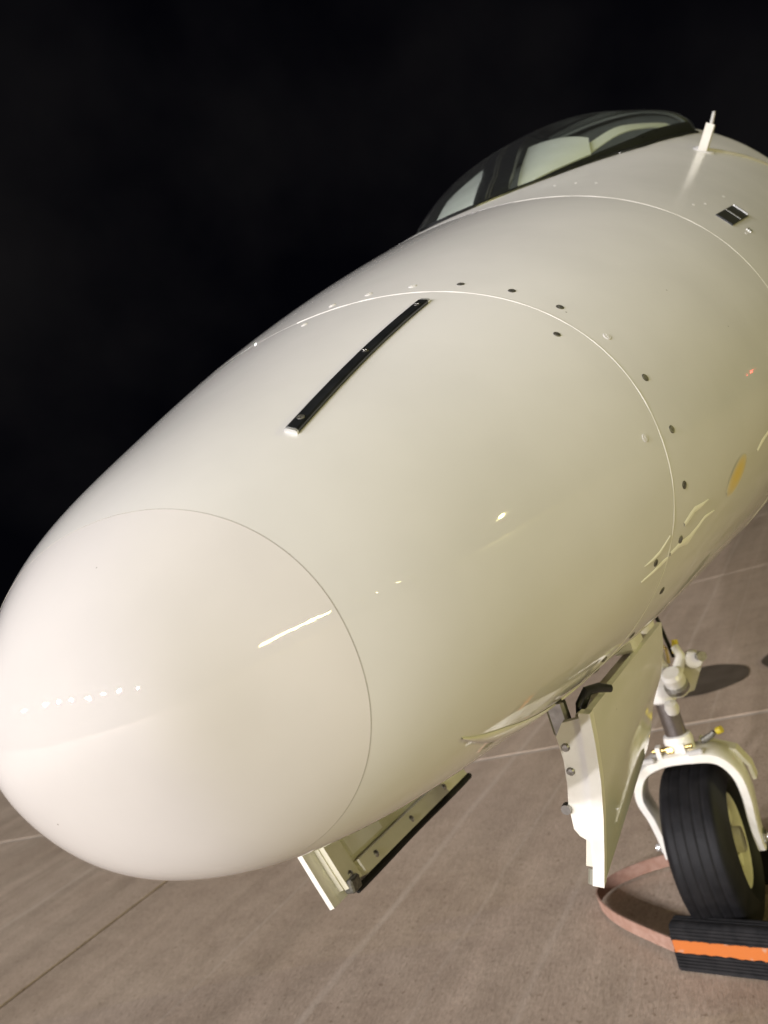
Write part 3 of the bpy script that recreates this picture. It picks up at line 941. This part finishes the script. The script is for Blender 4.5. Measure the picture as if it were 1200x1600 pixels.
for sg in (1, -1):
    door = dgrid('gear_door', 0, 1, 0, 1, 0.0, 0.006, 'paint', jet, sg)
    tag(door, 'left nose gear door, outer face towards the viewer' if sg > 0 else 'right nose gear door, inner face towards the viewer')
    # inner pan, frame members and edge strip
    dgrid('inner_panel', .05, .97, .06, .95, .0065, .013, 'inner', door, sg)
    dgrid('edge_strip', -.004, .030, .0, 1.0, -.0008, .0100 if sg > 0 else .0062, 'white', door, sg, 2, 10)
    dgrid('front_rib', .055, .135, .05, .93, .0132, .020, 'inner', door, sg, 3, 10)
    dgrid('lower_beam', .155, .96, .035, .165, .0132, .023, 'inner', door, sg, 10, 3)
    dgrid('upper_beam', .20, .96, .72, .92, .0132, .024, 'inner', door, sg, 10, 3)
    dgrid('middle_rib', .54, .62, .28, .71, .0132, .022, 'inner', door, sg, 2, 6)
    dgrid('rear_rib', .88, .955, .28, .71, .0132, .022, 'inner', door, sg, 2, 6)
    dgrid('light_pan', .16, .36, .21, .52, .0132, .018, 'white', door, sg, 4, 4)
    for u, vv, o in ((.095, .12, .0195), (.24, .10, .0225), (.50, .10, .0225), (.78, .10, .0225), (.095, .7, .0195), (.55, .82, .0235)):
        rivet(door, dpt(u, vv, o, sg), (0, -sg, .25), .0046, 'steel')
    # rubber seal tube along the lower edge
    MB().tube([dpt(u_, -.005, .013 + .002 * math.sin(u_ * 9), sg) + Vector((0, 0, -.001)) for u_ in [(.10 if sg < 0 else .22) + (.9 if sg < 0 else .78) * i / 24 for i in range(25)]], .0045, 10).build('seal', 'rubber', door)
    if sg > 0:
        # forward flange with its step, rivets, roller and hinge arm
        poly = [(.2065, .838), (.2035, .814), (.1965, .777), (.1865, .740), (.1745, .703), (.1655, .678), (.157, .677), (.158, .690),
                (.1645, .716), (.1560, .7235), (.1525, .731), (.1555, .757), (.1610, .776), (.1655, .800), (.1660, .824), (.176, .836)]
        MB().prism(poly, lambda a, b, h: Vector((h, a, b)), 1.083, 1.0915).build('front_flange', 'white', door, angle=25)
        for yy, zz in ((.172, .812), (.169, .788)):
            rivet(door, Vector((1.0915, yy, zz)), (1, 0, 0), .0042)
        MB().tube([(1.088, .1525, .752), (1.095, .152, .752)], [.0055, .0050], 12).build('roller', 'steel', door)
        MB().tube([(1.086, .158, .686), (1.092, .154, .674)], [.007, .006], 10).build('bumper', 'olive', door)
        MB().box((1.078, .171, .838), (.014, .020, .036), bev=.003).build('hinge_arm', 'steel', door)
        MB().tube([(1.060, .186, .828), (1.062, .191, .842), (1.058, .200, .853), (1.050, .210, .852), (1.040, .218, .846)], [.0055, .006, .0055, .005, .004], 10).build('hinge_arm', 'black', door)
        MB().tube([(.80, .190, .80), (.80, .198, .85), (.80, .19, .88)], .008, 10).build('hinge_arm', 'white', door)
        MB().box((.86, .20, .855), (.05, .03, .03), bev=.004).build('actuator_bracket', 'white', door)
    else:
        MB().box(dpt(.085, .055, .018, sg), (.020, .014, .016), bev=.002).build('latch_bracket', 'dsteel', door)
        MB().tube([(1.060, -.190, .825), (1.062, -.197, .845), (1.058, -.19, .875)], .0075, 10).build('hinge_arm', 'black', door)
        MB().tube([(.80, -.190, .80), (.80, -.198, .85), (.80, -.19, .88)], .008, 10).build('hinge_arm', 'white', door)

# ---- nose gear leg
WX, WR = -0.015, 0.179                    # wheel centre x, tyre radius
AX = 0.179                                # axle height
strut = MB().lathe([(.0235, .395), (.0235, .525)], (WX + .01, .006, 0), axis=(0, 0, 1), n=28).build('oleo_strut', 'chrome', jet)
MB().lathe([(.027, .515), (.033, .520), (.034, .545), (.031, .550), (.031, .57), (.036, .573), (.036, .598), (.032, .603), (.034, .70), (.038, .95)], (WX + .01, .006, 0), axis=(0, 0, 1), n=28).build('outer_cylinder', 'white', strut)
MB().lathe([(.026, .392), (.031, .398), (.033, .425), (.030, .436), (.023, .438)], (WX + .01, .006, 0), axis=(0, 0, 1), n=28).build('lower_collar', 'white', strut)
# steering collar and torque link knuckle on the left
MB().lathe([(.0, -.030), (.020, -.030), (.024, -.024), (.024, .022), (.018, .030), (.0, .030)], (WX + .045, .050, .562), axis=(.5, 0, .85), n=24).build('steering_actuator', 'white', strut)
MB().lathe([(.016, -.004), (.027, -.004), (.027, .006), (.016, .006)], (WX + .05, .051, .553), axis=(.5, 0, .85), n=24, close=True).build('actuator_ring', 'steel', strut)
MB().lathe([(.0, -.016), (.013, -.012), (.016, 0), (.013, .012), (0, .016)], (WX + .07, .030, .515), axis=(.3, .1, 1), n=18).build('ball_joint', 'white', strut)
MB().tube([(WX + .03, .055, .575), (WX + .012, .072, .605), (WX, .064, .628)], [.013, .012, .009], 12).build('link_arm', 'white', strut)
MB().tube([(WX + .0, .062, .612), (WX - .01, .066, .640)], [.008, .007], 12).build('yellow_cap', 'yellow', strut)
MB().prism([(-.020, -.050), (.000, -.048), (.018, -.020), (.034, .006), (.036, .022), (.028, .036), (.014, .040), (-.004, .030), (-.018, .0)],
           lambda a, b, h: Vector((WX + .0 + h, .074 + a, .572 + b)), -.012, .006).build('torque_link', 'inner', strut, angle=50)
MB().lathe([(.0, -.012), (.017, -.012), (.019, -.009), (.019, .009), (.017, .012), (0, .012)], (WX + .004, .094, .592), axis=(1, .25, 0), n=24).build('link_boss', 'white', strut)
MB().lathe([(.0, -.022), (.009, -.022), (.009, .022), (0, .022)], (WX + .005, .105, .598), axis=(.8, .5, 0), n=16).build('pivot_pin', 'black', strut)
MB().lathe([(.011, -.004), (.011, .004)], (WX + .022, .116, .600), axis=(.8, .5, 0), n=16).build('pivot_nut', 'steel', strut)
MB().tube([(WX + .02, .045, .60), (WX + .035, .052, .635), (WX + .01, .03, .66), (WX, .02, .70)], .0035, 8).build('hydraulic_line', 'brass', strut)
MB().tube([(WX - .03, .03, .86), (WX - .05, .035, .70), (WX - .02, .05, .60)], .0045, 8).build('hydraulic_line', 'rubber', strut)

# fork
def spath(pts, n=8):
    """Catmull-Rom through points"""
    pts = [Vector(q) for q in pts]; out = []
    for i in range(len(pts) - 1):
        a, b, c, d = pts[max(i - 1, 0)], pts[i], pts[i + 1], pts[min(i + 2, len(pts) - 1)]
        for k in range(n):
            t = k / n
            out.append(.5 * ((2 * b) + (c - a) * t + (2 * a - 5 * b + 4 * c - d) * t * t + (3 * b - a - 3 * c + d) * t ** 3))
    out.append(pts[-1]); return out
fpts = spath([(0, -.101, .160), (0, -.101, .200), (0, -.106, .255), (0, -.116, .312), (0, -.092, .364), (0, -.040, .388), (0, .030, .390),
              (0, .080, .378), (0, .106, .340), (0, .111, .290), (0, .106, .235), (0, .103, .200), (0, .103, .160)], 7)
fb = MB(); path, nr, hw_, ht_ = [], [], [], []
N_ = len(fpts)
vs_, fs = [], []
for i, q in enumerate(fpts):
    t = (fpts[min(i + 1, N_ - 1)] - fpts[max(i - 1, 0)]).normalized()
    nrm = Vector((1, 0, 0)).cross(t)          # in the y-z plane
    k = abs(i / (N_ - 1) * 2 - 1)             # 1 at the ends, 0 on top
    hx = lerp(.040, .024, k ** 1.5)
    hn = lerp(.0135, .0085, k)
    xoff = lerp(.012, 0.0, k)
    for a, b in ((-1, -.7), (-.8, -1), (.8, -1), (1, -.7), (1, .7), (.8, 1), (-.8, 1), (-1, .7)):
        vs_.append(Vector((WX + xoff, 0, 0)) + q + Vector((hx * a, 0, 0)) + nrm * hn * b)
for i in range(N_ - 1):
    for k in range(8):
        fs.append((i * 8 + k, i * 8 + (k + 1) % 8, (i + 1) * 8 + (k + 1) % 8, (i + 1) * 8 + k))
fs.append(tuple(range(8))); fs.append(tuple((N_ - 1) * 8 + k for k in range(8)))
fork = fb.add(vs_, fs).build('fork', 'white', jet, angle=38)
for yy in (-.038, .016):
    MB().prism([(-.012, .0), (.012, 0), (.010, .026), (-.010, .026)], lambda a, b, h, yy=yy: Vector((WX + .035 + a, yy + h, .398 + b)), -.005, .005).build('lug', 'white', fork)
MB().tube([(WX + .035, -.052, .414), (WX + .035, .036, .414)], .0055, 12).build('pivot_bolt', 'brass', fork)
MB().lathe([(.009, -.007), (.009, .007)], (WX + .037, -.012, .413), axis=(0, 1, 0), n=6).build('bolt_head', 'brass', fork)
for yy in (-.066, .042):
    MB().box((WX + .052, yy, .405 if yy > 0 else .400), (.012, .034, .012), bev=.003).build('tow_pin', 'silver', fork)
MB().tube([(WX - .01, .052, .405), (WX - .01, .075, .415), (WX - .01, .082, .421)], [.008, .007, .006], 10).build('grease_fitting', 'dsteel', fork)
MB().lathe([(0, -.006), (.008, -.006), (.008, .006), (0, .006)], (WX - .01, .094, .423), axis=(.3, 1, .3), n=12).build('yellow_cap', 'yellow', fork)
MB().prism([(.04, .404), (.112, .372), (.132, .332), (.134, .30), (.126, .30), (.124, .332), (.106, .362), (.04, .392)],
           lambda a, b, h: Vector((h, a, b)), WX - .055, WX - .018).build('rear_bracket', 'inner', fork, angle=25)
for yy, d in ((.103, 1), (-.101, -1)):
    MB().lathe([(.0, 0), (.018, 0), (.019, .004), (.013, .008), (.0, .008)], (WX, yy + d * .008, AX), axis=(0, d, 0), n=6).build('axle_nut', 'steel', fork)
    MB().lathe([(0, 0), (.008, 0), (.008, .010), (0, .011)], (WX, yy + d * .015, AX), axis=(0, d, 0), n=14).build('axle_end', 'silver', fork)

# wheel
TW = 0.073                                # half tyre width
prof = []
def tyre_r(y):
    k = abs(y) / TW
    return WR - 0.004 * k ** 2 - 0.052 * max(0, (k - .62) / .38) ** 2.3
ys = []
for i in range(61):
    ys.append(-TW + 2 * TW * i / 60)
groove = [-.033, -.0115, .0115, .033]
for y in ys:
    r = tyre_r(y)
    for g in groove:
        if abs(y - g) < .0022: r -= .0018
    prof.append((r, y))
full = [(.098, -.044), (.104, -.055), (.118, -.066), (.126, -TW)] + prof[1:-1] + [(.126, TW), (.118, .066), (.104, .055), (.098, .044)]
tyre = MB().lathe(full, (WX, 0, AX), n=96, close=True).build('tyre', 'tyre', jet, angle=50)
rim = MB()
rim.lathe([(.030, .050), (.036, .050), (.042, .032), (.072, .026), (.088, .034), (.094, .050), (.1005, .056), (.1035, .052), (.0985, .040), (.0985, -.040), (.1035, -.052), (.1005, -.056), (.094, -.050), (.088, -.034), (.072, -.026), (.042, -.032), (.036, -.050), (.030, -.050)],
          (WX, 0, AX), n=72, close=True)
rim = rim.build('rim', 'inner', jet, angle=30)
for k in range(5):
    a = math.radians(72 * k + 20)
    e1 = Vector((math.cos(a), 0, math.sin(a))); e2 = Vector((-math.sin(a), 0, math.cos(a)))
    for sg in (1, -1):
        MB().prism([(.036, -.012), (.092, -.017), (.092, .017), (.036, .012)],
                   lambda p_, q_, h, sg=sg, e1=e1, e2=e2: Vector((WX, sg * h, AX)) + e1 * p_ + e2 * q_, .022, .041).build('spoke', 'inner', rim, angle=25)
    e3 = math.radians(72 * k + 56)
    c = Vector((WX + .062 * math.cos(e3), 0.031, AX + .062 * math.sin(e3)))
    rivet(rim, c, (0, 1, 0), .006, 'dsteel', 'rim_bolt')
MB().lathe([(0, .0), (.026, 0), (.028, -.004), (.028, -.03), (0, -.03)], (WX, .068, AX), axis=(0, 1, 0), n=28).build('hub_cap', 'inner', rim)
MB().tube([(WX + .07, .034, AX - .05), (WX + .073, .050, AX - .054)], .004, 8).build('valve', 'black', rim)

# ================================================================== wheel chocks
def chock(name, loc, rz, label, length=0.36):
    root = empty(name, loc)
    root.rotation_euler = (0, 0, rz)
    tag(root, label, 'wheel chock', 'rubber wheel chocks at the nose wheel')
    # x: away from the tyre (front face), y: along, z: up
    front = []
    for i in range(5):                     # lower ribbed half of the front face
        z0 = .004 + i * .0066
        front += [(.100 - z0 * .12, z0), (.100 - z0 * .12, z0 + .0044), (.0975 - z0 * .12, z0 + .0050), (.0975 - z0 * .12, z0 + .0062)]
    front += [(.094, .040), (.0915, .041), (.0905, .060), (.093, .061)]     # smooth recess for the painted band
    for i in range(4):
        z0 = .062 + i * .0064
        front += [(.0930 - (z0 - .06) * .35, z0), (.0930 - (z0 - .06) * .35, z0 + .0044), (.0905 - (z0 - .06) * .35, z0 + .0050), (.0905 - (z0 - .06) * .35, z0 + .0060)]
    top = [(.080, .0900), (.074, .0925)]
    for i in range(3):
        x0 = .072 - i * .009
        top += [(x0, .0925), (x0 - .006, .0925), (x0 - .0065, .0905), (x0 - .0085, .0905)]
    back = [(.044, .090), (.036, .080), (.012, .022), (.0, .008), (.0, .0)]
    poly = [(.100, 0.0)] + front + top + back
    b = MB(); n = 40
    b.prism(poly, lambda a, q, h: Vector((a, h, q)), 0.004, length - .004)
    c = Vector((.05, 0, .042))
    body = b.build('body', 'rubber', root, angle=25)
    # rounded ends
    for y0, y1 in ((0.0, .004), (length, length - .004)):
        e = MB()
        e.prism([(lerp(.05, a, .965), lerp(.042, q, .955)) for a, q in poly], lambda a, q, h: Vector((a, h, max(q, .0005))), y0, y1)
        e.build('end_face', 'rubber', root, angle=25)
    # worn painted band, uneven edges
    vv, ff = [], []
    nb = 60
    for i in range(nb + 1):
        y = lerp(.003, length - .003, i / nb)
        lo = .0375 + .0016 * math.sin(i * 1.3) * random.random() - (.003 if 22 < i < 40 else 0) * random.random()
        hi = .0625 + .0010 * random.random() - (.0012 if i % 7 == 0 else 0)
        for z, off in ((lo, .0010), (lo, .0024), (hi, .0024), (hi, .0010)):
            vv.append((.0915 - (z - .041) * .05 + off + (.0008 if z < .041 else 0), y, z))
    for i in range(nb):
        for k in range(4):
            ff.append((i * 4 + k, i * 4 + (k + 1) % 4, (i + 1) * 4 + (k + 1) % 4, (i + 1) * 4 + k))
    ff += [(0, 1, 2, 3), tuple(nb * 4 + k for k in range(4))[::-1]]
    bb = MB(); bb.add(vv, ff); bb.build('painted_band', 'orange', root, angle=40)
    return root
ch = chock('wheel_chock', (0.0705, -0.087, 0.0), -math.radians(13), 'black rubber chock with worn orange band in front of the nose wheel')
ch2 = chock('wheel_chock', (-0.135, 0.20, 0.0), math.radians(180 - 6), 'black rubber chock tucked behind the nose wheel, mostly hidden')
# webbing strap standing on edge, joining the two chocks
pth = spath([(.150, -.092, .036), (.100, -.160, .034), (.015, -.262, .030), (-.070, -.328, .024), (-.130, -.345, .022), (-.190, -.318, .022), (-.235, -.255, .024), (-.262, -.190, .026), (-.268, -.150, .030)], 8)
vs_, fs = [], []
for i, q in enumerate(pth):
    t = (pth[min(i + 1, len(pth) - 1)] - pth[max(i - 1, 0)]); t.z = 0; t.normalize()
    sd = Vector((-t.y, t.x, 0)); lean = sd * .007 * math.sin(i * .13) + Vector((0, 0, 1))
    lean.normalize()
    for a, b in ((-.0018, -.016), (.0018, -.016), (.0018, .016), (-.0018, .016)):
        vs_.append(q + sd * a + lean * b)
n = len(pth)
for i in range(n - 1):
    for k in range(4):
        fs.append((i * 4 + k, i * 4 + (k + 1) % 4, (i + 1) * 4 + (k + 1) % 4, (i + 1) * 4 + k))
fs += [(0, 1, 2, 3), tuple((n - 1) * 4 + k for k in range(4))]
sb = MB().add(vs_, fs)
inv = (Matrix.Translation(ch.location) @ Matrix.Rotation(ch.rotation_euler.z, 4, 'Z')).inverted()
sb.v = [inv @ p_ for p_ in sb.v]
so = sb.build('strap', 'strap', ch, angle=50)
tag(so, 'faded red webbing strap looped on the concrete')
